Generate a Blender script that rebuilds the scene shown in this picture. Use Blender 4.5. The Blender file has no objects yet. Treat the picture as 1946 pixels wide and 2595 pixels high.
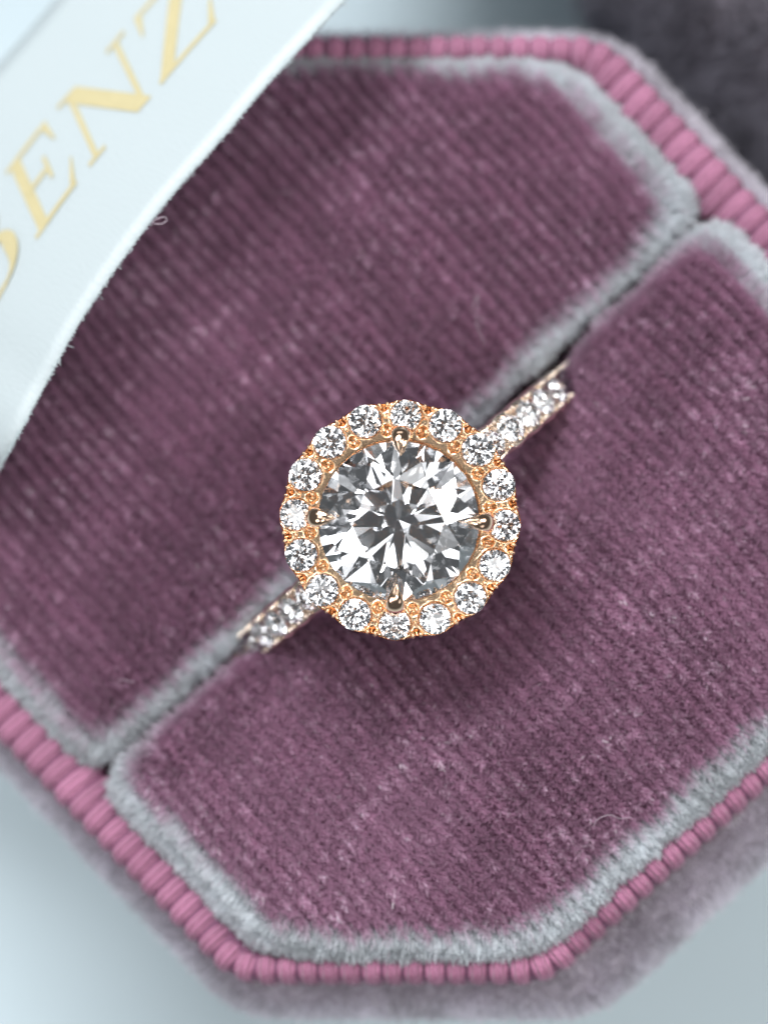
# Rose-gold halo ring in an octagonal mauve velvet ring box, satin ribbon at one corner.
# 1 Blender unit = 1 cm.
import bpy, math, random
import numpy as np
from mathutils import Vector, Matrix
random.seed(7)
rng = np.random.default_rng(11)
sc = bpy.context.scene
col = sc.collection
sc.unit_settings.system = 'METRIC'
sc.unit_settings.scale_length = 0.01

# ------------------------------------------------------------------ camera
IW, IH = 1946.0, 2595.0
DIST = 14.0                    # camera to the halo of the ring
FPX = 628.0 * DIST             # focal length in photo pixels
Z_RING = 3.62                  # height of the halo above the table
TILT = math.radians(9.0)
AZ = Vector((0.5, -0.866, 0))
TARGET = Vector((0, 0, Z_RING))
cam_dir = (AZ * math.sin(TILT) + Vector((0, 0, math.cos(TILT)))).normalized()
CAM = TARGET + cam_dir * DIST
zc = cam_dir
xc = Vector((0, 1, 0)).cross(zc).normalized()
yc = zc.cross(xc)
cam_data = bpy.data.cameras.new('camera')
cam = bpy.data.objects.new('camera', cam_data)
col.objects.link(cam)
M = Matrix((xc, yc, zc)).transposed().to_4x4()
M.translation = CAM
cam.matrix_world = M
cam_data.sensor_fit = 'HORIZONTAL'
cam_data.sensor_width = 36.0
cam_data.lens = 36.0 * FPX / IW
cam_data.clip_start = 0.1
cam_data.clip_end = 500
cam_data.dof.use_dof = True
cam_data.dof.focus_distance = DIST + 0.05
cam_data.dof.aperture_fstop = cam_data.lens * 1e-3 / 0.62
sc.camera = cam

# ------------------------------------------------------------------ world, lamps, exposure
world = bpy.data.worlds.new('World')
sc.world = world
world.use_nodes = True
world.node_tree.nodes['Background'].inputs[0].default_value = (0.92, 0.965, 1.0, 1)
world.node_tree.nodes['Background'].inputs[1].default_value = 0.10

def area_lamp(name, loc, target, sx, sy, power, color):
    d = bpy.data.lights.new(name, 'AREA')
    d.shape = 'RECTANGLE'; d.size = sx; d.size_y = sy
    d.energy = power; d.color = color
    o = bpy.data.objects.new(name, d)
    o.location = loc
    o.rotation_euler = (Vector(target) - Vector(loc)).to_track_quat('-Z', 'Y').to_euler()
    col.objects.link(o)
    return o
area_lamp('window_light', (-7, 17, 26), (0, 0, 2.5), 13, 9, 9300, (0.97, 0.985, 1.0))
area_lamp('side_light', (19, 3, 19), (0, 0, 2.5), 6, 11, 2600, (1.0, 0.98, 0.95))
area_lamp('low_fill', (-15, -12, 19), (0, 0, 2.5), 6, 6, 1050, (0.97, 0.985, 1.0))  # added fill from the lower left, no known source
area_lamp('front_fill', (8, -13, 27), (0, 0, 2.5), 4, 4, 1300, (1.0, 0.99, 0.97))  # fill lamp added on the near side, out of view
# dimmer unseen lamps added as fill: the grey steps seen in the stones
for (loc, sx, sy, rad) in (((-11, 1, 24), 9, 7, 2.2), ((9, 8, 27), 7, 7, 2.8), ((2, -13, 23), 8, 5, 2.4), ((-6, -6, 28), 5, 5, 2.0),
                           ((12, -4, 24), 5, 7, 1.8), ((3, 10, 30), 4, 4, 9.0), ((-13, 9, 21), 4, 6, 5.0), ((-7, -15, 24), 4, 5, 8.0),
                           ((14, -14, 14), 8, 5, 1.2), ((-2, 21, 11), 12, 4, 1.2), ((1, 3, 34), 6, 6, 0.5), ((-3, 12, 27), 5, 3, 3.0), ((6, -9, 30), 4, 4, 3.5)):
    area_lamp('facet_fill', loc, (0, 0, 3), sx, sy, rad * math.pi * sx * sy, (0.98, 0.99, 1.0))

sc.view_settings.view_transform = 'Standard'
sc.view_settings.look = 'None'
sc.view_settings.exposure = 0.0
sc.view_settings.gamma = 1.0
sc.view_settings.use_curve_mapping = False
sc.render.engine = 'CYCLES'
cy = sc.cycles
cy.use_denoising = True
cy.max_bounces = 28; cy.diffuse_bounces = 4; cy.glossy_bounces = 10
cy.transmission_bounces = 28; cy.transparent_max_bounces = 8
cy.caustics_reflective = True; cy.caustics_refractive = True
cy.blur_glossy = 0.3
cy.sample_clamp_indirect = 12.0
try:
    sc.cycles_curves.shape = 'RIBBONS'
except Exception:
    pass

# ------------------------------------------------------------------ helpers
def P(px, py, z):
    """photo pixel -> point on the horizontal plane at height z"""
    d = xc * ((px - IW / 2) / FPX) + yc * (-(py - IH / 2) / FPX) - zc
    t = (z - CAM.z) / d.z
    return CAM + d * t

def tag(o, label=None, cat=None, group=None, kind=None):
    if label: o['label'] = label
    if cat: o['category'] = cat
    if group: o['group'] = group
    if kind: o['kind'] = kind
    return o

def empty(name, matrix):
    o = bpy.data.objects.new(name, None)
    o.empty_display_size = 0.2
    o.matrix_world = matrix
    col.objects.link(o)
    return o

def mesh_data(name, v, f, mat, smooth=True):
    me = bpy.data.meshes.new(name)
    me.from_pydata([tuple(p) for p in v], [], f)
    me.update()
    if smooth:
        me.polygons.foreach_set('use_smooth', [True] * len(me.polygons))
    if mat: me.materials.append(mat)
    return me

def add(name, data, parent=None, matrix=None, world=False):
    """link an object; world=True keeps world coordinates below an unrotated parent"""
    o = bpy.data.objects.new(name, data)
    col.objects.link(o)
    if parent is not None:
        o.parent = parent
        if world:
            r = parent
            while r.parent is not None: r = r.parent
            if parent.parent is None:
                o.matrix_parent_inverse = Matrix.Translation(-r.location)
    if matrix is not None:
        o.matrix_basis = matrix
    return o

def nodes_mat(name):
    m = bpy.data.materials.new(name)
    m.use_nodes = True
    nt = m.node_tree
    nt.nodes.clear()
    out = nt.nodes.new('ShaderNodeOutputMaterial')
    return m, nt, out

def principled(name, color, rough=0.5, metallic=0.0, sheen=0.0, bump=None, spec=0.5, vary=None, sheen_tint=(1, 1, 1), coat=0):
    m, nt, out = nodes_mat(name)
    b = nt.nodes.new('ShaderNodeBsdfPrincipled')
    b.inputs['Base Color'].default_value = (*color, 1)
    b.inputs['Roughness'].default_value = rough
    b.inputs['Metallic'].default_value = metallic
    b.inputs['Sheen Weight'].default_value = sheen
    b.inputs['Sheen Roughness'].default_value = 0.4
    b.inputs['Sheen Tint'].default_value = (*sheen_tint, 1)
    b.inputs['Specular IOR Level'].default_value = spec
    tc = nt.nodes.new('ShaderNodeTexCoord')
    if vary:
        n = nt.nodes.new('ShaderNodeTexNoise'); n.inputs['Scale'].default_value = vary[0]
        n.inputs['Detail'].default_value = 5
        nt.links.new(tc.outputs['Object'], n.inputs['Vector'])
        r = nt.nodes.new('ShaderNodeMix'); r.data_type = 'RGBA'
        r.inputs[6].default_value = (*[c * (1 - vary[1]) for c in color], 1)
        r.inputs[7].default_value = (*[min(1, c * (1 + vary[1])) for c in color], 1)
        nt.links.new(n.outputs['Fac'], r.inputs[0])
        nt.links.new(r.outputs[2], b.inputs['Base Color'])
    if bump:
        n = nt.nodes.new('ShaderNodeTexNoise'); n.inputs['Scale'].default_value = bump[0]
        n.inputs['Detail'].default_value = 4
        nt.links.new(tc.outputs['Object'], n.inputs['Vector'])
        bp = nt.nodes.new('ShaderNodeBump'); bp.inputs['Strength'].default_value = bump[1]
        bp.inputs['Distance'].default_value = bump[2]
        nt.links.new(n.outputs['Fac'], bp.inputs['Height'])
        nt.links.new(bp.outputs['Normal'], b.inputs['Normal'])
    nt.links.new(b.outputs['BSDF'], out.inputs['Surface'])
    return m

# ------------------------------------------------------------------ materials
MAUVE = (0.480, 0.268, 0.395)
EDGE_SHEEN = (0.65, 0.685, 0.715)
GREYMAUVE = (0.68, 0.65, 0.71)

M_TABLE = principled('pale_table', (0.53, 0.625, 0.665), 0.8, spec=0.15, vary=(0.35, 0.04), bump=(40, 0.05, 0.01))
M_CUSH = principled('velvet_ground', (0.25, 0.125, 0.20), 0.9, spec=0.1, vary=(9, 0.2))
M_SHELLV = principled('shell_ground', (0.36, 0.33, 0.38), 0.9, spec=0.1, vary=(9, 0.15))
M_BACK = principled('ribbon_trim_ground', (0.16, 0.055, 0.11), 0.7, bump=(60, 0.5, 0.006))
M_RIB = principled('grosgrain', (0.43, 0.180, 0.290), 0.8, spec=0.2, sheen=0.2, vary=(6, 0.10), bump=(90, 0.5, 0.006))
def add_threads(m):
    # three twisted threads along each cord, and a slightly different dye lot per cord
    nt = m.node_tree
    b = next(n for n in nt.nodes if n.type == 'BSDF_PRINCIPLED')
    tc = nt.nodes.new('ShaderNodeTexCoord')
    w = nt.nodes.new('ShaderNodeTexWave'); w.wave_type = 'BANDS'; w.bands_direction = 'X'
    w.inputs['Scale'].default_value = 11.6; w.inputs['Distortion'].default_value = 1.2; w.inputs['Detail Scale'].default_value = 3
    nt.links.new(tc.outputs['Object'], w.inputs['Vector'])
    bp = nt.nodes.new('ShaderNodeBump'); bp.inputs['Strength'].default_value = 1.0; bp.inputs['Distance'].default_value = 0.014
    nt.links.new(w.outputs['Fac'], bp.inputs['Height'])
    old = b.inputs['Normal'].links[0].from_socket
    nt.links.new(old, bp.inputs['Normal'])
    nt.links.new(bp.outputs[0], b.inputs['Normal'])
    oi = nt.nodes.new('ShaderNodeObjectInfo')
    mr = nt.nodes.new('ShaderNodeMapRange'); mr.inputs[3].default_value = 0.86; mr.inputs[4].default_value = 1.12
    nt.links.new(oi.outputs['Random'], mr.inputs[0])
    hs = nt.nodes.new('ShaderNodeHueSaturation')
    nt.links.new(b.inputs['Base Color'].links[0].from_socket, hs.inputs['Color'])
    nt.links.new(mr.outputs[0], hs.inputs['Value'])
    nt.links.new(hs.outputs[0], b.inputs['Base Color'])
add_threads(M_RIB)
M_GOLD = principled('rose_gold', (0.95, 0.67, 0.44), 0.20, metallic=1.0, bump=(34, 0.30, 0.012))
M_GOLDS = principled('rose_gold_polished', (0.91, 0.63, 0.45), 0.10, metallic=1.0)
M_INK = principled('gold_foil', (0.50, 0.44, 0.25), 0.5, metallic=0.0, spec=0.4, vary=(30, 0.12))
M_LINT = principled('lint', (0.50, 0.42, 0.48), 0.6)

def pile_mat(name, rough=0.45):
    m, nt, out = nodes_mat(name)
    at = nt.nodes.new('ShaderNodeAttribute'); at.attribute_name = 'tint'
    b = nt.nodes.new('ShaderNodeBsdfPrincipled')
    b.inputs['Roughness'].default_value = rough
    b.inputs['Specular IOR Level'].default_value = 0.35
    b.inputs['Sheen Weight'].default_value = 0.25
    b.inputs['Sheen Roughness'].default_value = 0.35
    nt.links.new(at.outputs['Color'], b.inputs['Base Color'])
    t = nt.nodes.new('ShaderNodeBsdfTranslucent')
    nt.links.new(at.outputs['Color'], t.inputs['Color'])
    mx = nt.nodes.new('ShaderNodeMixShader'); mx.inputs[0].default_value = 0.35
    nt.links.new(b.outputs[0], mx.inputs[1]); nt.links.new(t.outputs[0], mx.inputs[2])
    nt.links.new(mx.outputs[0], out.inputs['Surface'])
    return m
M_PILE = pile_mat('velvet_pile')

def satin_mat():
    m, nt, out = nodes_mat('white_satin')
    b = nt.nodes.new('ShaderNodeBsdfPrincipled')
    b.inputs['Base Color'].default_value = (0.55, 0.62, 0.64, 1)
    b.inputs['Roughness'].default_value = 0.42
    b.inputs['Sheen Weight'].default_value = 0.15
    uv = nt.nodes.new('ShaderNodeUVMap')
    mp = nt.nodes.new('ShaderNodeMapping'); mp.inputs['Scale'].default_value = (260, 30, 1)
    nt.links.new(uv.outputs[0], mp.inputs[0])
    n = nt.nodes.new('ShaderNodeTexNoise'); n.inputs['Scale'].default_value = 1.0; n.inputs['Detail'].default_value = 3
    nt.links.new(mp.outputs[0], n.inputs['Vector'])
    bp = nt.nodes.new('ShaderNodeBump'); bp.inputs['Strength'].default_value = 0.5; bp.inputs['Distance'].default_value = 0.006
    nt.links.new(n.outputs['Fac'], bp.inputs['Height']); nt.links.new(bp.outputs[0], b.inputs['Normal'])
    t = nt.nodes.new('ShaderNodeBsdfTranslucent'); t.inputs[0].default_value = (0.55, 0.62, 0.64, 1)
    mx = nt.nodes.new('ShaderNodeMixShader'); mx.inputs[0].default_value = 0.2
    nt.links.new(b.outputs[0], mx.inputs[1]); nt.links.new(t.outputs[0], mx.inputs[2])
    nt.links.new(mx.outputs[0], out.inputs['Surface'])
    return m
M_SATIN = satin_mat()

def diamond_mat():
    m, nt, out = nodes_mat('diamond')
    g = nt.nodes.new('ShaderNodeBsdfGlass')
    g.inputs['Color'].default_value = (0.99, 0.993, 1.0, 1)
    g.inputs['Roughness'].default_value = 0.0
    g.inputs['IOR'].default_value = 2.418
    nt.links.new(g.outputs[0], out.inputs['Surface'])
    return m
M_DIA = diamond_mat()

# ------------------------------------------------------------------ polygon loops
def line_isect(p, d, q, e):
    a = np.array([[d[0], -e[0]], [d[1], -e[1]]])
    s = np.linalg.solve(a, np.array(q) - np.array(p))
    return np.array(p) + d * s[0]

def poly_loop(poly, off, fillet, arc=7, straight=5):
    """counter-clockwise polygon, off > 0 outwards (number or one per edge); rounded corners, fixed point count"""
    n = len(poly)
    offs = [off] * n if np.isscalar(off) else list(off)
    fl = [fillet] * n if np.isscalar(fillet) else list(fillet)
    P0, D = [], []
    for i in range(n):
        a, b = poly[i], poly[(i + 1) % n]
        d = (b - a) / np.linalg.norm(b - a)
        nrm = np.array([d[1], -d[0]])
        P0.append(a + nrm * offs[i]); D.append(d)
    corners = [line_isect(P0[i - 1], D[i - 1], P0[i], D[i]) for i in range(n)]
    arcs = []
    for i in range(n):
        c = corners[i]; d0, d1 = D[i - 1], D[i]
        ang = math.acos(max(-1, min(1, float(np.dot(d0, d1)))))
        t = fl[i] * math.tan(ang / 2)
        lim = 0.45 * min(np.linalg.norm(corners[i] - corners[i - 1]), np.linalg.norm(corners[(i + 1) % n] - corners[i]))
        t = max(1e-4, min(t, lim))
        r = t / math.tan(ang / 2)
        cen = c - d0 * t + np.array([-d0[1], d0[0]]) * r
        a0 = math.atan2(-d0[0], d0[1])
        arcs.append([cen + r * np.array([math.cos(a0 + ang * k / arc), math.sin(a0 + ang * k / arc)]) for k in range(arc + 1)])
    pts = []
    for i in range(n):
        pts += arcs[i]
        a, b = arcs[i][-1], arcs[(i + 1) % n][0]
        pts += [a + (b - a) * (k / straight) for k in range(1, straight)]
    return np.array(pts)

def loft(loops, cap_end=None, cap_start=False):
    """loops: list of (N,3) arrays -> verts, quads"""
    N = len(loops[0])
    v = np.concatenate(loops)
    f = []
    for k in range(len(loops) - 1):
        for i in range(N):
            j = (i + 1) % N
            f.append((k * N + i, k * N + j, (k + 1) * N + j, (k + 1) * N + i))
    if cap_end is not None:
        c = len(v); v = np.vstack([v, cap_end]); k = len(loops) - 1
        for i in range(N):
            f.append((k * N + i, k * N + (i + 1) % N, c))
    if cap_start:
        f.append(tuple(range(N - 1, -1, -1)))
    return v, f

def with_z(p2, z):
    z = np.full(len(p2), z) if np.isscalar(z) else z
    return np.column_stack([p2, z])

def wob(p, s, seed=0.0):
    """smooth pseudo noise in -1..1 on xy"""
    x, y = p[:, 0] * s, p[:, 1] * s
    return (np.sin(1.7 * x + 2.3 * y + seed) + np.sin(-2.9 * x + 1.1 * y + 1.3 * seed + 1)
            + np.sin(3.7 * x + 4.1 * y + 2.1 * seed + 2) * 0.6 + np.sin(-5.3 * x + 4.7 * y + .7 * seed + 4) * 0.5) / 3.1

# ------------------------------------------------------------------ pile: short real fibres grown on a mesh
def tri_arrays(v, f):
    t = []
    for q in f:
        for k in range(1, len(q) - 1): t.append((q[0], q[k], q[k + 1]))
    return np.asarray(v, float), np.array(t)

def sample_surface(v, f, density, keep=None):
    v, t = tri_arrays(v, f)
    a, b, c = v[t[:, 0]], v[t[:, 1]], v[t[:, 2]]
    nr = np.cross(b - a, c - a); ar = np.linalg.norm(nr, axis=1) / 2
    vn = np.zeros_like(v)
    for k in range(3): np.add.at(vn, t[:, k], nr)
    vn /= np.maximum(1e-9, np.linalg.norm(vn, axis=1))[:, None]
    w = ar.copy()
    if keep is not None: w = w * keep((a + b + c) / 3)
    n = int(w.sum() * density)
    idx = rng.choice(len(t), n, p=w / w.sum())
    r1 = np.sqrt(rng.random(n)); r2 = rng.random(n)
    u0, u1, u2 = (1 - r1)[:, None], (r1 * (1 - r2))[:, None], (r1 * r2)[:, None]
    p = u0 * a[idx] + u1 * b[idx] + u2 * c[idx]
    m = u0 * vn[t[idx, 0]] + u1 * vn[t[idx, 1]] + u2 * vn[t[idx, 2]]
    m /= np.maximum(1e-9, np.linalg.norm(m, axis=1))[:, None]
    return p, m

def make_pile(name, parent, roots, dirs, lengths, tint, radius, bend, mat=M_PILE, world=True):
    n = len(roots)
    side = rng.normal(size=(n, 3)) * bend
    L = lengths[:, None]
    p0 = roots
    p1 = roots + dirs * L * 0.55 + side * L * 0.25
    p2 = roots + dirs * L + side * L
    pts = np.stack([p0, p1, p2], 1).reshape(-1, 3).astype(np.float32)
    cu = bpy.data.hair_curves.new(name)
    cu.add_curves([3] * n)
    cu.attributes['position'].data.foreach_set('vector', pts.ravel())
    ra = cu.attributes.get('radius') or cu.attributes.new('radius', 'FLOAT', 'POINT')
    rr = np.tile(np.array([1.0, 0.9, 0.45]), n) * np.repeat(radius, 3)
    ra.data.foreach_set('value', rr.astype(np.float32))
    ta = cu.attributes.new('tint', 'FLOAT_COLOR', 'CURVE')
    ta.data.foreach_set('color', np.column_stack([np.clip(tint, 0, 1), np.ones(n)]).astype(np.float32).ravel())
    cu.materials.append(mat)
    o = add(name, cu, parent, world=world)
    o['kind'] = 'stuff'
    return o

def unit(a):
    return a / np.maximum(1e-9, np.linalg.norm(a, axis=1))[:, None]

# ------------------------------------------------------------------ table
tb = bpy.data.meshes.new('table_top')
tb.from_pydata([(-150, -150, 0), (150, -150, 0), (150, 150, 0), (-150, 150, 0)], [], [(0, 1, 2, 3)])
tb.materials.append(M_TABLE)
tag(add('table_top', tb), 'pale blue-white table surface under the ring box', 'table', kind='structure')

# ------------------------------------------------------------------ ring box
Z_COL = 2.92                                   # top of the ribbed collar
oct_px = [(598, 2455), (1372, 2455), (2170, 1734), (2170, 807), (1516, 113), (578, 113), (-160, 780), (-160, 1664)]
OCT = np.array([[P(x, y, Z_COL).x, P(x, y, Z_COL).y] for x, y in oct_px])      # counter-clockwise
OC = OCT.mean(0)
box = empty('ring_box', Matrix.Translation((OC[0], OC[1], 0)))
tag(box, 'octagonal mauve velvet ring box base with pink ribbed collar and split cushion', 'ring box')

def rim(off, fil, z): return with_z(poly_loop(OCT, off, fil, 8, 8), z)
WIDER = {0: 0.03, 1: 0.12, 2: 0.10}            # the shell is padded thicker along these flats
prof = [(-0.16, 0.02), (-0.14, 0.05), (-0.10, 0.5), (0.0, 1.4), (0.10, 2.1), (0.135, 2.30), (0.15, 2.42), (0.14, 2.50), (0.11, 2.55), (0.08, 2.565), (0.03, 2.57), (0.0, 2.3)]
sv, sf = loft([rim([o + WIDER.get(i, 0) * min(1, max(0, o / .12)) for i in range(8)], 0.28 + o, z) for o, z in prof], cap_start=True)
shell = add('base_shell', mesh_data('base_shell', sv, sf, M_SHELLV), box, world=True)

# collar: a backing strip with every grosgrain cord lying over it
WIDE = {7: 1.0, 3: 1.0}                        # flats at the ends of the slot show the cords' full length
def inner(base, extra): return [-(base + extra * WIDE.get(i, 0.0)) for i in range(8)]
cl = [rim(0.052, 0.30, 2.50), rim(0.056, 0.30, 2.80), rim(0.03, 0.28, Z_COL - 0.03), rim(0.0, 0.27, Z_COL - 0.018),
      rim(inner(0.035, 0.02), 0.24, Z_COL - 0.03), rim(inner(0.06, 0.09), 0.22, Z_COL - 0.10), rim(inner(0.075, 0.10), 0.2, 2.55)]
cv, cf = loft(cl)
collar = add('ribbon_collar', mesh_data('ribbon_collar', cv, cf, M_BACK), box, world=True)
collar['label'] = 'pink ribbed ribbon collar round the rim'

# one cord: a rounded bar following the collar's section. x = along rim, y = inwards (0..1), z up
def cord_mesh(extra, name):
    sec = [(-0.062, -0.36), (-0.064, -0.12), (-0.040, -0.018), (0.0, 0.0), (0.040 + .02 * extra, -0.016), (0.066 + .09 * extra, -0.085), (0.082 + .10 * extra, -0.30)]
    v, f = [], []
    K = 7
    for j, (y, z) in enumerate(sec):
        y0, z0 = sec[max(0, j - 1)]; y1, z1 = sec[min(len(sec) - 1, j + 1)]
        t = Vector((0, y1 - y0, z1 - z0)).normalized()
        nrm = Vector((0, -t.z, t.y))
        if nrm.z < 0 and abs(nrm.z) > 0.1: nrm = -nrm
        for k in range(K):
            a = math.pi * k / (K - 1)
            p = Vector((0.0375 * math.cos(a), y, z)) + nrm * (0.020 * math.sin(a) ** 0.8 - 0.014)
            v.append(p)
    for j in range(len(sec) - 1):
        for k in range(K - 1):
            f.append((j * K + k, j * K + k + 1, (j + 1) * K + k + 1, (j + 1) * K + k))
    return mesh_data(name, v, f, M_RIB)
cords = [cord_mesh(e, 'rib') for e in (1.0, 0.8, 0.5, 0.25, 0.0)]

path = poly_loop(OCT, 0.0, 0.27, 24, 60)
seg = np.linalg.norm(np.roll(path, -1, 0) - path, axis=1)
cum = np.concatenate([[0], np.cumsum(seg)])
total = cum[-1]; NR = int(round(total / 0.0885))
flat_mid = {i: (OCT[i] + OCT[(i + 1) % 8]) / 2 for i in (7, 3)}
for k in range(NR):
    s = (k + 0.5) * total / NR
    i = int(np.searchsorted(cum, s) - 1); u = (s - cum[i]) / seg[i]
    a, b = path[i], path[(i + 1) % len(path)]
    p = a + (b - a) * u
    a2, b2 = path[(i - 6) % len(path)], path[(i + 7) % len(path)]
    t = (b2 - a2) / np.linalg.norm(b2 - a2)
    inw = np.array([-t[1], t[0]])
    fd = min(np.linalg.norm(p - flat_mid[q]) for q in flat_mid)
    lev = 0 if fd < 0.66 else 1 if fd < 0.74 else 2 if fd < 0.83 else 3 if fd < 0.92 else 4
    o = add('rib', cords[lev], collar)
    m = Matrix(((t[0], inw[0], 0, p[0]), (t[1], inw[1], 0, p[1]), (0, 0, 1, Z_COL + random.uniform(-.006, .006)), (0, 0, 0, 1)))
    m = m @ Matrix.Rotation(random.uniform(-0.05, 0.05), 4, 'Z') @ Matrix.Diagonal((random.uniform(.93, 1.05), 1, 1, 1))
    o.matrix_basis = Matrix.Translation(-Vector((0, 0, 0))) @ m

# cushions: the octagon split along the ring slot
WALE = np.array([0.656, -0.755]); WALE_N = np.array([0.755, 0.656])
PITCH = 0.062
mid_ll = P(238, 1992, 2.85); mid_ur = P(1792, 560, 2.85)
S0 = np.array([mid_ll.x, mid_ll.y]); S1 = np.array([mid_ur.x, mid_ur.y])
sd = (S1 - S0) / np.linalg.norm(S1 - S0); sn = np.array([sd[1], -sd[0]])       # sn towards lower right
IN = poly_loop  # alias for reading
inner_oct = []
for i in range(8):
    a, b = OCT[i], OCT[(i + 1) % 8]
    d = (b - a) / np.linalg.norm(b - a); nrm = np.array([d[1], -d[0]])
    off = 0.062 + 0.085 * WIDE.get(i, 0)
    inner_oct.append((a - nrm * off, d))
IOCT = np.array([line_isect(inner_oct[i - 1][0], inner_oct[i - 1][1], inner_oct[i][0], inner_oct[i][1]) for i in range(8)])

RC3 = P(1014, 1318, Z_RING); RC = np.array([RC3.x, RC3.y])
def half(side, gap):
    """polygon of one cushion; side=+1 lower right, -1 upper left"""
    o = S0 + sn * side * gap
    c0 = line_isect(o, sd, IOCT[7], IOCT[0] - IOCT[7])
    c1 = line_isect(o, sd, IOCT[3], IOCT[4] - IOCT[3])
    if side > 0: return np.array([c0, IOCT[0], IOCT[1], IOCT[2], IOCT[3], c1])
    return np.array([c1, IOCT[4], IOCT[5], IOCT[6], IOCT[7], c0])

def edge_dist(poly, p):
    d = np.full((len(poly), len(p)), 9.0)
    for i in range(len(poly)):
        a, b = poly[i], poly[(i + 1) % len(poly)]
        t = (b - a) / np.linalg.norm(b - a); n = np.array([-t[1], t[0]])
        d[i] = (p[:, 0] - a[0]) * n[0] + (p[:, 1] - a[1]) * n[1]
    return d

def open_slot(p, side, gap):
    """the shank pushes the two pads apart where it goes down between them"""
    s = (p - RC) @ sd
    d = ((p - S0) @ sn) * side - gap
    g = 1 / (1 + np.exp((np.abs(s - 0.06) - 0.97) / 0.05))
    return p + sn[None] * (side * np.maximum(0, (0.054 - gap)) * g * np.exp(-np.maximum(d, 0) / 0.14))[:, None]

def cushion(side, gap, ztop, slot_edge, band_w, label, dome):
    poly = half(side, gap)
    fil = [0.10, .50, .50, .50, .50, 0.10]
    R = 0.20
    loops = []
    for k, (off, dz) in enumerate([(0.0, -0.62), (0.0, -0.40), (0.004, -0.20), (0.022, -0.115), (0.052, -0.062), (0.095, -0.026), (0.15, -0.006), (0.20, 0.0)]):
        p = poly_loop(poly, -off, [max(0.04, x - off * .6) for x in fil], 8, 40)
        loops.append((open_slot(p, side, gap), dz))
    base = loops[-1][0]; cen = base.mean(0)
    for t in (0.93, 0.86, 0.78, 0.69, 0.59, 0.48, 0.36, 0.24, 0.12):
        loops.append((cen + (base - cen) * t, 0.0))
    def zf(p, dz):
        ed = edge_dist(poly, p).min(0)
        sag = -0.16 * np.exp(-((p - RC) ** 2).sum(1) / 0.5 ** 2) * 0
        z = ztop + dz + dome * (1 - np.exp(-np.maximum(ed - .1, 0) / 0.5)) + 0.012 * wob(p, 1.3, side) * (ed > 0.1)
        return z + sag
    L3 = [with_z(p, zf(p, dz)) for p, dz in loops]
    v, f = loft(L3, cap_end=np.array([[cen[0], cen[1], float(zf(cen[None], 0)[0])]]))
    o = add('cushion', mesh_data('cushion', v, f, M_CUSH), box, world=True)
    o['label'] = label
    # pile ------------------------------------------------------------
    p, m = sample_surface(v, f, 52000, keep=lambda c: (c[:, 2] > ztop - 0.30) * 1.0)
    ed_all = edge_dist(poly, p[:, :2]); ed = -0.05 * np.log(np.exp(-ed_all / 0.05).sum(0)); which = ed_all.argmin(0)
    ok = ~((which == len(poly) - 1) & (p[:, 2] < ztop - 0.10)); p, m, ed, which, ed_all = p[ok], m[ok], ed[ok], which[ok], ed_all[:, ok]
    w = p[:, :2] @ WALE_N + 0.010 * wob(p, 2.2, 3) ; row = np.round(w / PITCH)
    fr = rng.normal(size=len(p)) * 0.245
    wn = (row + fr) * PITCH
    top = m[:, 2] > 0.8
    sh = np.where(top, wn - w, 0)
    al = p[:, :2] @ WALE
    TP = 0.046
    ph = np.abs(np.sin(row * 57.31) * 913.7) % 1
    ar = np.round(al / TP + ph) - ph
    al2 = (ar + rng.normal(size=len(p)) * 0.50) * TP
    sh2 = np.where(top, (al2 - al) * 0.75, 0)
    p[:, :2] += WALE_N * sh[:, None] + WALE * sh2[:, None]
    # tuft random per (row, along)
    hsh = np.abs(np.sin(row * 12.9898 + ar * 78.233) * 43758.5453) % 1.0
    hsh2 = np.abs(np.sin(row * 39.346 + ar * 11.135) * 24634.6345) % 1.0
    rowh = np.abs(np.sin(row * 91.7) * 1517.1) % 1.0
    n = len(p)
    length = 0.050 * (0.90 + 0.20 * hsh + 0.10 * rowh) * (1 - 0.85 * np.minimum(np.abs(fr), 0.6) ** 1.15) * rng.uniform(0.85, 1.1, n)
    lean = np.zeros((n, 3))
    base_lean = 0.55 if side > 0 else -0.22
    nap = wob(p, 1.1, 5 + side) * 0.5 + wob(p, 3.1, 9) * 0.22 + wob(p, 7, 2) * 0.12
    lean[:, 0] = WALE[0] * (base_lean + nap) + WALE_N[0] * (0.25 * wob(p, 2.0, 1) + (hsh2 - .5) * .28)
    lean[:, 1] = WALE[1] * (base_lean + nap) + WALE_N[1] * (0.25 * wob(p, 2.0, 1) + (hsh2 - .5) * .28)
    # at the rolled edge the nap is combed outwards
    out2 = np.zeros((n, 3))
    ns = []
    for i in range(len(poly)):
        t = poly[(i + 1) % len(poly)] - poly[i]; t = t / np.linalg.norm(t); ns.append([t[1], -t[0]])
    wt = np.exp(-ed_all / 0.09); wt = (wt / wt.sum(0)).T
    out2[:, :2] = wt @ np.array(ns)
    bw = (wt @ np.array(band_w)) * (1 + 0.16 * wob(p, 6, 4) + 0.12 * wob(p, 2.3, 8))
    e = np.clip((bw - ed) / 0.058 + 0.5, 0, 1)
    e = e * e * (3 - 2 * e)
    dirs = unit(m + lean * (1 - e)[:, None] + out2 * (1.15 * e)[:, None])
    length = length * (1 + 0.65 * e)
    r1 = (np.abs(np.sin(row * 17.17) * 731.3) % 1) * 6.283; r2 = (np.abs(np.sin(row * 5.77) * 1931.3) % 1) * 6.283
    dash = np.sin(al * 47 + r1) + np.sin(al * 88 + r2 + 2 * np.sin(al * 9 + r1)) * 0.9 + np.sin(al * 21 + r2) * 0.6 + 1.1 * wob(p, 2.4, 12)
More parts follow.
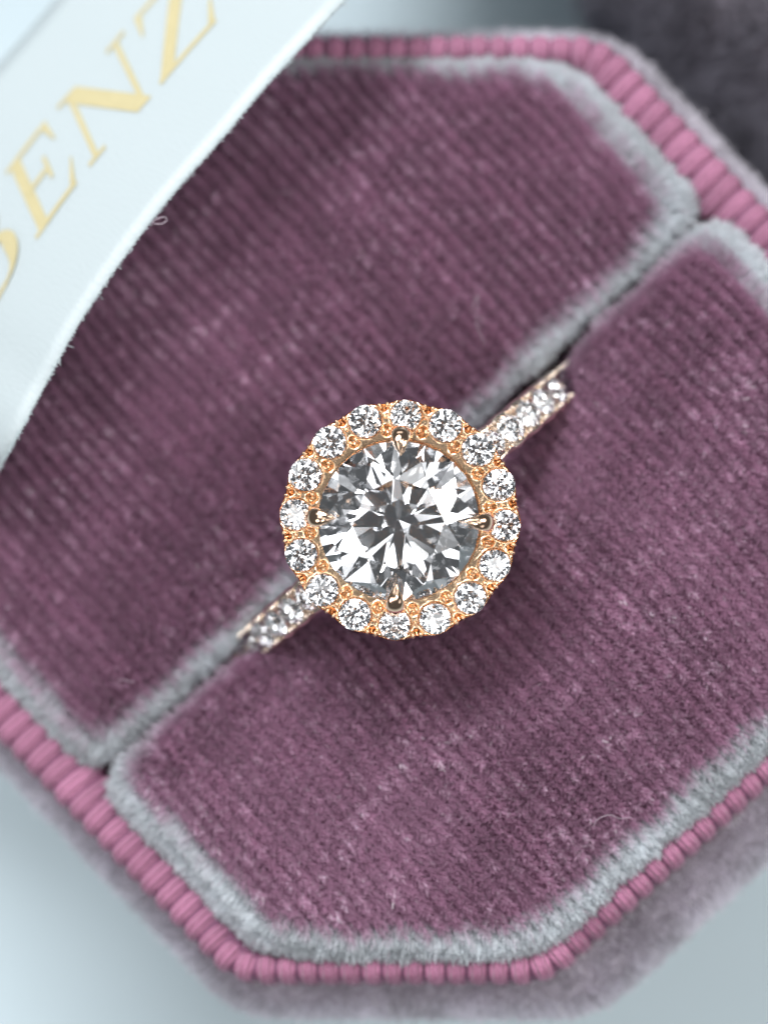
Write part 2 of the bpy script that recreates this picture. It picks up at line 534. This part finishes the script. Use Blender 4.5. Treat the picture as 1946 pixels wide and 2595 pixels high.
    glint = np.clip(dash / 2.6 - 0.12, 0, 1) * np.exp(-(fr / 0.24) ** 2) * rng.random(n) ** 2 * 3.4  # highlight dashes on the row crests, put into the fibre tint
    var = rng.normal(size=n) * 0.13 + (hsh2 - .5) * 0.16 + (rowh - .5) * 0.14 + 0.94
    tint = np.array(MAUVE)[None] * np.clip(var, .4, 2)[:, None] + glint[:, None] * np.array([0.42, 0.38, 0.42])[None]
    sil = np.array(EDGE_SHEEN)[None] * np.clip(1 + rng.normal(size=n) * 0.12 + 0.10 * wob(p, 9, 7) + 0.16 * wob(p, 1.6, 4), .5, 1.4)[:, None]
    # edge sheen put into the fibre colour: mauve blends to silver at the roll
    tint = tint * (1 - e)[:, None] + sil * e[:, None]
    pale = rng.random(n) < 0.012
    tint[pale] = np.array([0.62, 0.50, 0.58])
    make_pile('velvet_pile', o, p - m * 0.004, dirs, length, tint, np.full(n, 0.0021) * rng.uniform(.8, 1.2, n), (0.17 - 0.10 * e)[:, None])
    return poly

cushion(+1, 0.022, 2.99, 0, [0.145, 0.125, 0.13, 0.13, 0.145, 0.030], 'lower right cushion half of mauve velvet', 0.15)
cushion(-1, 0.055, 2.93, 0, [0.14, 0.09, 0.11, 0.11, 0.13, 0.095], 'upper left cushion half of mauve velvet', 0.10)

# pile of the outer shell
def shell_pile(v, f, parent, density, base, keep, ln=0.042, world=True):
    p, m = sample_surface(v, f, density, keep)
    n = len(p)
    lean = np.column_stack([wob(p, 2.1, 3), wob(p, 2.4, 8), -0.25 + 0.3 * wob(p, 1.7, 6)]) * 0.6
    dirs = unit(m + lean)
    var = np.clip(1 + rng.normal(size=n) * 0.2 + 0.2 * wob(p, 5, 2), .3, 2)
    tint = np.array(base)[None] * var[:, None]
    make_pile('velvet_pile', parent, p - m * 0.004, dirs, ln * rng.uniform(.6, 1.25, n), tint, np.full(n, 0.0026), 0.22, world=world)
shell_pile(sv, sf, shell, 9000, GREYMAUVE, lambda c: (c[:, 2] > 1.3) * (0.25 + 0.75 * (c[:, 2] > 2.2)))

# ------------------------------------------------------------------ lid lying beside the box
LQ = np.array([P(1575, 0, 1.9).x, P(1575, 0, 1.9).y]); LR_ = np.array([P(2025, 478, 1.9).x, P(2025, 478, 1.9).y])
ld = (LQ - LR_) / np.linalg.norm(LQ - LR_); ln_ = np.array([ld[1], -ld[0]])      # outward of lid = towards the box
if np.dot(ln_, OC - LQ) < 0: ln_ = -ln_
apo = 2.05; Rl = apo / math.cos(math.pi / 8)
LC = (LQ + LR_) / 2 - ln_ * apo
a0 = math.atan2(ln_[1], ln_[0]) - math.pi / 8
LOCT = np.array([LC + Rl * np.array([math.cos(a0 + k * math.pi / 4), math.sin(a0 + k * math.pi / 4)]) for k in range(8)])
lid = empty('box_lid', Matrix.Translation((LC[0], LC[1], 0)))
tag(lid, 'dark grey velvet lid standing beside the octagonal ring box', 'box lid')
lp = [(-.12, 0.02), (-0.11, 0.1), (-0.03, 1.0), (-.01, 1.6), (-0.03, 1.85), (-0.11, 2.08), (-0.26, 2.30), (-0.44, 2.46), (-0.8, 2.53), (-1.4, 2.56)]
lv, lf = loft([with_z(poly_loop(LOCT, o, max(.1, .3 + o), 6, 6), z) for o, z in lp], cap_end=np.array([[LC[0], LC[1], 2.57]]), cap_start=True)
lshell = add('lid_shell', mesh_data('lid_shell', lv, lf, M_SHELLV), lid, world=True)
shell_pile(lv, lf, lshell, 5000, (0.21, 0.20, 0.24), lambda c: (np.abs(c[:, 0] - LQ[0]) < 3.0) * (c[:, 2] > .4) * 1.0, 0.09)

# ------------------------------------------------------------------ ring
band_ang = math.radians(39.8)
view = (CAM - RC3).normalized()
xl = (xc * math.cos(band_ang) + yc * math.sin(band_ang))
xl = (xl - view * xl.dot(view)).normalized()
yl = view.cross(xl)
RM = Matrix((xl, yl, view)).transposed().to_4x4(); RM.translation = RC3
ring = empty('engagement_ring', RM)
tag(ring, 'rose gold diamond halo ring standing in the cushion slot', 'ring')

def brilliant(name, mat, table=0.56, ch=0.30, pav=0.862, gird=0.02, rm=0.78, rl=0.24):
    v, f = [], []
    def av(r, ang, z):
        v.append((r * math.cos(ang), r * math.sin(ang), z)); return len(v) - 1
    A = [k * math.pi / 8 for k in range(16)]
    tb_ = [av(table, A[2 * k], gird + ch) for k in range(8)]
    zm = gird + ch * (1 - rm * math.cos(math.pi / 8)) / (1 - table)
    md = [av(rm, A[2 * k + 1], zm) for k in range(8)]
    gu = [av(1, A[k], gird) for k in range(16)]
    def on_plane(i0, i1, i2, ang):
        a, b, c = Vector(v[i0]), Vector(v[i1]), Vector(v[i2])
        n = (b - a).cross(c - a)
        x, y = math.cos(ang), math.sin(ang)
        z = a.z - (n.x * (x - a.x) + n.y * (y - a.y)) / n.z
        v.append((x, y, z)); return len(v) - 1
    f.append(tuple(tb_))
    gum = {}
    for k in range(8):
        k1 = (k + 1) % 8
        f.append((tb_[k], md[k], tb_[k1]))
        f.append((tb_[k], md[k - 1], gu[2 * k], md[k]))
        for (i, j) in ((2 * k, 2 * k + 1), (2 * k + 1, (2 * k + 2) % 16)):
            e = on_plane(md[k], gu[i], gu[j], A[i] + math.pi / 16); gum[i] = e
            f.append((md[k], gu[i], e, gu[j]))
    gl = [av(1, A[k], -gird) for k in range(16)]
    cu = av(0, 0, -gird - pav)
    ml = [av(rl, A[2 * k + 1], -gird - pav * (1 - rl * math.cos(math.pi / 8))) for k in range(8)]
    glm = {}
    for k in range(8):
        f.append((cu, ml[k], gl[2 * k], ml[k - 1]))
        for (i, j) in ((2 * k, 2 * k + 1), (2 * k + 1, (2 * k + 2) % 16)):
            e = on_plane(ml[k], gl[i], gl[j], A[i] + math.pi / 16); glm[i] = e
            f.append((ml[k], gl[j], e, gl[i]))
    for i in range(16):
        j = (i + 1) % 16
        f.append((gu[i], gl[i], glm[i], gum[i])); f.append((gum[i], glm[i], gl[j], gu[j]))
    return mesh_data(name, v, f, mat, smooth=False)

RG = 0.325; RS = 0.4236; SR = 0.0645
big = brilliant('centre_diamond', M_DIA, table=0.57, rm=0.80, rl=0.20)
o = add('centre_diamond', big, ring)
o.matrix_basis = Matrix.Translation((-0.008, 0.0, 0.028)) @ Matrix.Rotation(math.radians(6.5), 4, Vector((0.77, -0.64, 0))) @ Matrix.Rotation(math.radians(8), 4, 'Z') @ Matrix.Scale(RG, 4)
o['label'] = 'large round brilliant diamond'
small = brilliant('halo_diamond', M_DIA, table=0.54, rm=0.77, rl=0.3)

# halo plate: polar sheet with a seat under each stone and bright-cut pockets between them
phi0 = math.radians(87) - band_ang          # first stone, in ring frame (image angle 87 deg)
NA, NRD = 16 * 20, 22
def halo_z(r, th):
    best = 9
    u = ((th - phi0) / (2 * math.pi / 16)) % 1.0
    du = min(u, 1 - u) * (2 * math.pi / 16)
    dx = r * math.cos(du) - RS; dy = r * math.sin(du)
    ds = math.hypot(dx, dy)
    z = -0.026
    if ds < SR * 1.02: z = -0.030 - 0.06 * (1 - (ds / (SR * 1.02)) ** 2)
    # pockets between stones, outer and inner
    for rr, aw, rw, dp in ((RS + 0.040, 0.020, 0.020, 0.030), (RS - 0.056, 0.020, 0.024, 0.026)):
        dv = (math.pi / 16 - du) * r
        q = (dv / aw) ** 2 + ((r - rr) / rw) ** 2
        if q < 1: z -= dp * (1 - q) ** 0.6
    return z
v, f = [], []
r_in, r_out = 0.318, 0.487
for j in range(NRD):
    for i in range(NA):
        th = 2 * math.pi * i / NA
        u = math.cos(16 * (th - phi0))
        ro = r_out - 0.006 + 0.007 * u
        r = r_in + (ro - r_in) * j / (NRD - 1)
        v.append((r * math.cos(th), r * math.sin(th), halo_z(r, th) - (0.010 if j in (0, NRD - 1) else 0)))
for j in range(NRD - 1):
    for i in range(NA):
        k = (i + 1) % NA
        f.append((j * NA + i, (j + 1) * NA + i, (j + 1) * NA + k, j * NA + k))
halo = add('halo_setting', mesh_data('halo_setting', v, f, M_GOLD), ring)
halo['label'] = 'round rose gold halo plate holding sixteen small diamonds'

def lathe(prof, n, mat, name, scal=0.0):
    v, f = [], []
    for (r, z) in prof:
        for i in range(n):
            th = 2 * math.pi * i / n
            rr = r + scal * math.cos(16 * (th - phi0))
            v.append((rr * math.cos(th), rr * math.sin(th), z))
    for j in range(len(prof) - 1):
        for i in range(n):
            k = (i + 1) % n
            f.append((j * n + i, j * n + k, (j + 1) * n + k, (j + 1) * n + i))
    return mesh_data(name, v, f, mat)
add('halo_wall', lathe([(0.470, -0.16), (0.478, -0.10), (0.483, -0.05), (0.4815, -0.033)], 256, M_GOLDS, 'halo_wall', 0.006), ring)
add('halo_underside', lathe([(0.474, -0.16), (0.40, -0.17), (0.33, -0.19), (0.24, -0.30)], 96, M_GOLDS, 'halo_underside'), ring)
add('stone_seat', lathe([(0.3185, -0.034), (0.300, -0.06), (0.25, -0.18)], 96, M_GOLD, 'stone_seat'), ring)

bead_v, bead_f = [], []
for j in range(6):
    ph = math.pi / 2 * j / 5
    for i in range(8):
        th = 2 * math.pi * i / 8
        bead_v.append((math.cos(ph) * math.cos(th), math.cos(ph) * math.sin(th), math.sin(ph) * 1.15 + 0.0))
for j in range(5):
    for i in range(8):
        k = (i + 1) % 8
        bead_f.append((j * 8 + i, j * 8 + k, (j + 1) * 8 + k, (j + 1) * 8 + i))
# skirt
b0 = len(bead_v)
for i in range(8): bead_v.append((math.cos(2 * math.pi * i / 8), math.sin(2 * math.pi * i / 8), -1.2))
for i in range(8): bead_f.append((b0 + i, b0 + (i + 1) % 8, (i + 1) % 8, i))
bead = mesh_data('bead_prong', bead_v, bead_f, M_GOLD)

for k in range(16):
    th = phi0 + 2 * math.pi * k / 16
    s = SR * random.uniform(0.97, 1.03)
    o = add('halo_diamond', small, ring)
    o.matrix_basis = (Matrix.Translation((RS * math.cos(th), RS * math.sin(th), -0.012)) @ Matrix.Rotation(random.uniform(-.17, .17), 4, 'X')
                      @ Matrix.Rotation(random.uniform(-.17, .17), 4, 'Y') @ Matrix.Rotation(random.uniform(0, 6.28), 4, 'Z') @ Matrix.Scale(s, 4))
    tg = th + math.pi / 16
    for (r, da, sz) in ((RS + 0.046, 0.034, 0.0125), (RS - 0.056, 0.036, 0.0135)):
        for sg in (-1, 1):
            a = tg + sg * da * (1 if r > RS else 1.0)
            q = sz * random.uniform(0.75, 1.02)
            b = add('bead_prong', bead, halo)
            b.matrix_basis = Matrix.Translation((r * math.cos(a), r * math.sin(a), -0.020)) @ Matrix.Rotation(a, 4, 'Z') @ Matrix.Diagonal((q * 1.25, q * .9, q * 1.5, 1))
    b = add('bead_prong', bead, halo)
    rr = RS + random.uniform(-.006, .004)
    b.matrix_basis = Matrix.Translation((rr * math.cos(tg), rr * math.sin(tg), -0.022)) @ Matrix.Rotation(tg, 4, 'Z') @ Matrix.Diagonal((.010, .012, .013, 1))

# four pointed claws
def claw_mesh():
    # centre line in x (radial), z ; half width ; half height
    sec = [(0.362, -0.10, 0.036, 0.030), (0.362, -0.02, 0.038, 0.031), (0.356, 0.030, 0.039, 0.031), (0.341, 0.066, 0.037, 0.028),
           (0.318, 0.082, 0.031, 0.022), (0.296, 0.091, 0.0215, 0.016), (0.276, 0.099, 0.0115, 0.009), (0.258, 0.105, 0.001, 0.001)]
    v, f = [], []; K = 14
    for j, (x, z, w, h) in enumerate(sec):
        x0, z0 = sec[max(0, j - 1)][:2]; x1, z1 = sec[min(len(sec) - 1, j + 1)][:2]
        t = Vector((x1 - x0, 0, z1 - z0)).normalized()
        n = Vector((t.z, 0, -t.x))
        if n.z < 0: n = -n
        if abs(t.z) > 0.9: n = Vector((1, 0, 0))
        for i in range(K):
            a = 2 * math.pi * i / K
            ridge = abs(math.sin(a)) ** 0.8 * (1 if math.sin(a) > 0 else -1)
            v.append(Vector((x, 0, z)) + Vector((0, 1, 0)) * (w * 1.12 * math.cos(a)) + n * (h * ridge))
    for j in range(len(sec) - 1):
        for i in range(K):
            k = (i + 1) % K
            f.append((j * K + i, j * K + k, (j + 1) * K + k, (j + 1) * K + i))
    return mesh_data('claw_prong', v, f, M_GOLDS)
claw = claw_mesh()
for adeg in (89, 357, 265, 178):
    o = add('claw_prong', claw, ring)
    o.matrix_basis = Matrix.Rotation(math.radians(adeg) - band_ang, 4, 'Z') @ Matrix.Rotation(random.uniform(-.03, .03), 4, 'Z')

# shank
RB = 0.945; BCX = 0.050; BCZ = -0.21 - RB
NB = 220
v, f = [], []
STEP = math.radians(6.9); A0 = math.radians(26.0)
for i in range(NB):
    a = 2 * math.pi * i / NB
    s, c = math.sin(a), math.cos(a)
    aa = a if a < math.pi else 2 * math.pi - a
    u = math.cos(2 * math.pi * (aa - A0) / STEP) if A0 - STEP < aa < A0 + 11 * STEP else 0
    hw = 0.079 + 0.004 * u
    dn = 0.026 * min(1.0, max(0.0, (aa - math.radians(48)) / math.radians(22)))     # rails get lower down the sides
    hw *= 1 - 4.0 * dn
    for (dr, w) in ((-0.055, -hw * .9), (-0.02, -hw), (0.035, -hw), (0.050, -hw * 0.78), (0.010, -hw * .50), (-0.018, 0), (0.010, hw * .50), (0.050, hw * 0.78), (0.035, hw), (-0.02, hw), (-0.055, hw * .9)):
        r = RB + dr - (dn if dr > 0.03 else 0) - 0.24 * math.exp(-(aa / math.radians(13)) ** 2)
        v.append((BCX + r * s, w, BCZ + r * c))
for i in range(NB):
    k = (i + 1) % NB
    for j in range(11):
        q = (j + 1) % 11
        f.append((i * 11 + j, i * 11 + q, k * 11 + q, k * 11 + j))
M_SHANK = principled('pale_rose_gold', (0.92, 0.80, 0.68), 0.22, metallic=1.0, bump=(34, 0.25, 0.012))
band = add('shank', mesh_data('shank', v, f, M_SHANK), ring)
bead_pale = mesh_data('bead_prong', bead_v, bead_f, M_SHANK)
band['label'] = 'thin gold shank set with a row of small diamonds'
for sg in (-1, 1):
    for q in range(11):
        a = sg * (A0 + q * STEP)
        def frame(a, r, w): 
            s, c = math.sin(a), math.cos(a)
            return Matrix(((c, 0, s, BCX + r * s), (0, 1, 0, w), (-s, 0, c, BCZ + r * c), (0, 0, 0, 1)))
        o = add('shank_diamond', small, band)
        o.matrix_basis = frame(a, RB + 0.058, 0) @ Matrix.Rotation(random.uniform(0, 6), 4, 'Z') @ Matrix.Rotation(random.uniform(-.08, .08), 4, 'X') @ Matrix.Scale(0.060 * random.uniform(.96, 1.04), 4)
        for w in (-0.060, 0.060):
            for dd in (-0.010, 0.010):
                b = add('bead_prong', bead_pale, band)
                b.matrix_basis = frame(a + sg * STEP / 2 + dd, RB + 0.050 - 0.024 * min(1, max(0, (abs(a) - 0.84) / 0.38)), w * (1 - 0.09 * min(1, max(0, (abs(a) - 0.84) / 0.38)))) @ Matrix.Diagonal((.010, .012, .018, 1))
# collar that ties the halo to the shank
add('gallery', lathe([(0.24, -0.295), (0.20, -0.36), (0.16, -0.42), (0.12, -0.50)], 48, M_GOLDS, 'gallery'), ring)

# ------------------------------------------------------------------ satin ribbon with gold letters
ZE = 3.52
edge_px = [(-420, 1830), (-200, 1487), (0, 1183), (119, 966), (217, 792), (391, 548), (564, 347), (678, 212), (868, 5), (1050, -190), (1260, -420), (1500, -690)]
ez = [0.4, 2.2, 3.35, 3.5, 3.53, 3.54, 3.54, 3.53, 3.48, 3.2, 2.2, 0.5]
EP = [np.array(P(x, y, z)) for (x, y), z in zip(edge_px, ez)]
def catmull(Pt, t):
    i = int(min(len(Pt) - 2, max(0, math.floor(t)))); u = t - i
    a = Pt[max(0, i - 1)]; b = Pt[i]; c = Pt[i + 1]; d = Pt[min(len(Pt) - 1, i + 2)]
    return 0.5 * ((2 * b) + (c - a) * u + (2 * a - 5 * b + 4 * c - d) * u * u + (-a + 3 * b - 3 * c + d) * u ** 3)
ts = np.linspace(0, len(EP) - 1, 600)
EC = np.array([catmull(EP, t) for t in ts])
arc = np.concatenate([[0], np.cumsum(np.linalg.norm(np.diff(EC, axis=0), axis=1))])
ib = int(np.argmin(np.abs(ts - 2.0)))
arc -= arc[ib]                                   # u = 0 where the edge crosses the left picture border
across2 = np.array([-0.77, 0.60]) / math.hypot(0.77, 0.60)
HOR = 1.17; RISE = -0.75
def ribbon_pt(u, v, lift=0.0):
    """u cm along the near edge, v 0..1 across"""
    p = np.array([np.interp(u, arc, EC[:, k]) for k in range(3)])
    q = np.array([np.interp(u + .02, arc, EC[:, k]) for k in range(3)]) - p
    hz = HOR * v; rz = RISE * (v + 0.06 * math.sin(2 * math.pi * v) * 0)
    fade = min(1.0, max(0.0, (p[2] - 0.2) / 2.6))
    pt = p + np.array([across2[0] * hz, across2[1] * hz, rz * fade])
    if lift:
        ac = np.array([across2[0] * HOR, across2[1] * HOR, RISE * fade])
        n = np.cross(q, ac); n /= np.linalg.norm(n)
        if n[2] < 0: n = -n
        pt = pt + n * lift
    return pt
us = np.linspace(arc[0], arc[-1], 150); vs = np.linspace(0, 1, 16)
v = [ribbon_pt(u, w) for u in us for w in vs]; f = []
NV = len(vs)
for i in range(len(us) - 1):
    for j in range(NV - 1):
        f.append((i * NV + j, i * NV + j + 1, (i + 1) * NV + j + 1, (i + 1) * NV + j))
RB0 = Vector(v[0])
rib = empty('satin_ribbon', Matrix.Translation((RB0.x, RB0.y, 0)))
tag(rib, 'pale satin ribbon with gold serif lettering lying over the box corner', 'ribbon')
me = mesh_data('ribbon_strip', v, f, M_SATIN)
uvl = me.uv_layers.new(name='UVMap')
for pl in me.polygons:
    for li in pl.loop_indices:
        vi = me.loops[li].vertex_index
        uvl.data[li].uv = (us[vi // NV] / 5.0, vs[vi % NV])
strip = add('ribbon_strip', me, rib, world=True)
md = strip.modifiers.new('thickness', 'SOLIDIFY'); md.thickness = 0.012; md.offset = 0

# woven selvage: a row of tiny thread loops along the near edge
n = 5200
uu = rng.uniform(arc[0] * .6, arc[-1] * .6, n)
roots = np.array([ribbon_pt(a, 0.0) for a in uu])
dirs = unit(np.column_stack([0.77 + rng.normal(size=n) * .5, -0.6 + rng.normal(size=n) * .5, rng.normal(size=n) * .5]))
make_pile('selvage_fuzz', rib, roots - dirs * 0.008, dirs, rng.uniform(.0085, .0115, n) * (1 + 1.5 * (rng.random(n) < .006)), np.tile([.55, .62, .64], (n, 1)), np.full(n, .0022), 0.5)

# letters, drawn as strokes in (x, y) with cap height 1, mapped onto the ribbon
def quad(a, b, w0, w1=None):
    """stroke from a to b with widths measured along x"""
    w1 = w0 if w1 is None else w1
    return [(a[0] - w0 / 2, a[1]), (a[0] + w0 / 2, a[1]), (b[0] + w1 / 2, b[1]), (b[0] - w1 / 2, b[1])]
def box_(x0, y0, x1, y1): return [(x0, y0), (x1, y0), (x1, y1), (x0, y1)]
TH, TN = 0.175, 0.05
def arc_strokes(cx, cy, rx, ry, a0, a1, thick, n=9):
    out = []
    for i in range(n):
        t0, t1 = a0 + (a1 - a0) * i / n, a0 + (a1 - a0) * (i + 1) / n
        def pr(t, s):
            th = TN + (thick - TN) * abs(math.cos(t)) ** 1.3
            return (cx + (rx - s * th) * math.cos(t), cy + (ry - s * th * .55) * math.sin(t))
        out.append([pr(t0, 1), pr(t0, 0), pr(t1, 0), pr(t1, 1)])
    return out
LETTERS = {
    'B': [quad((0.17, 0), (0.17, 1), TH), box_(0.0, 0, .34, .05), box_(0.0, .95, .34, 1), box_(.2, .95, .52, 1), box_(.2, .49, .55, .545), box_(.2, 0, .55, .05)]
         + arc_strokes(.50, .755, .30, .245, -math.pi / 2, math.pi / 2, .21) + arc_strokes(.54, .27, .38, .27, -math.pi / 2, math.pi / 2, .23),
    'E': [quad((0.17, 0), (0.17, 1), TH), box_(0, 0, .34, .05), box_(0, .95, .34, 1), box_(.2, .94, .80, 1), box_(.2, .48, .60, .54), box_(.2, 0, .84, .06),
          [(.70, .94), (.80, .94), (.83, .70), (.80, .70)], [(.54, .36), (.60, .36), (.60, .66), (.54, .66)], [(.74, .06), (.84, .06), (.93, .32), (.90, .32)]],
    'N': [quad((.13, 0), (.13, 1), .075), quad((.13, 1), (.92, 0), .24), quad((.92, 0), (.92, 1), .075), box_(0, 0, .28, .05), box_(-.06, .95, .2, 1), box_(.77, .95, 1.08, 1)],
    'Z': [quad((.80, .97), (.12, .03), .24), box_(.06, .94, .92, 1), box_(0, 0, .93, .06), [(.06, .94), (.16, .94), (.08, .70), (.05, .70)], [(.83, .06), (.93, .06), (1.0, .32), (.965, .32)]],
}
# u of the baseline origin and width of each letter, cm
CAPV0, CAPV1 = 0.352, 0.648
pxu = 1 / 628.0
place = {'B': (0.50, 0.36), 'E': (0.91, 0.35), 'N': (1.29, 0.385), 'Z': (1.75, 0.39)}
SHEAR = 0.165
def letter(ch, u0, w):
    v, f = [], []
    for si, q in enumerate(LETTERS[ch]):
        n1, n2 = 3, 8
        base = len(v)
        for j in range(n2 + 1):
            for i in range(n1 + 1):
                s, t = i / n1, j / n2
                x = (1 - t) * ((1 - s) * q[0][0] + s * q[1][0]) + t * ((1 - s) * q[3][0] + s * q[2][0])
                y = (1 - t) * ((1 - s) * q[0][1] + s * q[1][1]) + t * ((1 - s) * q[3][1] + s * q[2][1])
                v.append(ribbon_pt(u0 + x * w + y * SHEAR, CAPV0 + (CAPV1 - CAPV0) * y, 0.0095 + 0.0006 * si))
        for j in range(n2):
            for i in range(n1):
                a = base + j * (n1 + 1) + i
                f.append((a, a + 1, a + n1 + 2, a + n1 + 1))
    o = add('letter', mesh_data('letter_' + ch.lower(), v, f, M_INK), rib, world=True)
    o['label'] = 'gold serif letter ' + ch
for ch, (u0, w) in place.items(): letter(ch, u0, w)

# ------------------------------------------------------------------ loose lint
def lint(pts, r, label):
    C = [catmull([np.array(q) for q in pts], t) for t in np.linspace(0, len(pts) - 1, 8 * len(pts))]
    v, f = [], []
    for i, c in enumerate(C):
        t = Vector(C[min(i + 1, len(C) - 1)] - C[max(i - 1, 0)]).normalized()
        a = t.cross(Vector((0.1, 0.2, 1))).normalized(); b = t.cross(a)
        for k in range(5): v.append(Vector(c) + (a * math.cos(k * 1.2566) + b * math.sin(k * 1.2566)) * r)
    for i in range(len(C) - 1):
        for k in range(5): f.append((i * 5 + k, i * 5 + (k + 1) % 5, i * 5 + 5 + (k + 1) % 5, i * 5 + 5 + k))
    cu = mesh_data('lint_fibre', v, f, M_LINT)
    tag(add('lint_fibre', cu), label, 'lint')
lint([P(383, 573, 3.52), P(386, 563, 3.54), P(398, 554, 3.55), P(416, 549, 3.55), P(423, 557, 3.54), P(410, 566, 3.54), P(392, 566, 3.54), P(380, 560, 3.53)], 0.0016, 'tiny looped lint fibre curling off the ribbon edge')
lint([P(1503, 2096, 3.13), P(1515, 2077, 3.15), P(1545, 2066, 3.15), P(1570, 2075, 3.14), P(1600, 2072, 3.12)], 0.0010, 'fine curved lint fibre on cushion near the pale rolled edge')
lint([P(1195, 795, 3.12), P(1200, 770, 3.15), P(1212, 750, 3.15), P(1208, 820, 3.14), P(1228, 870, 3.12)], 0.0008, 'thin bent lint fibre on the cushion above the ring shank')
lint([P(300, 1722, 3.11), P(318, 1724, 3.13), P(338, 1730, 3.12)], 0.0010, 'short straight lint fibre on cushion near the slot end')
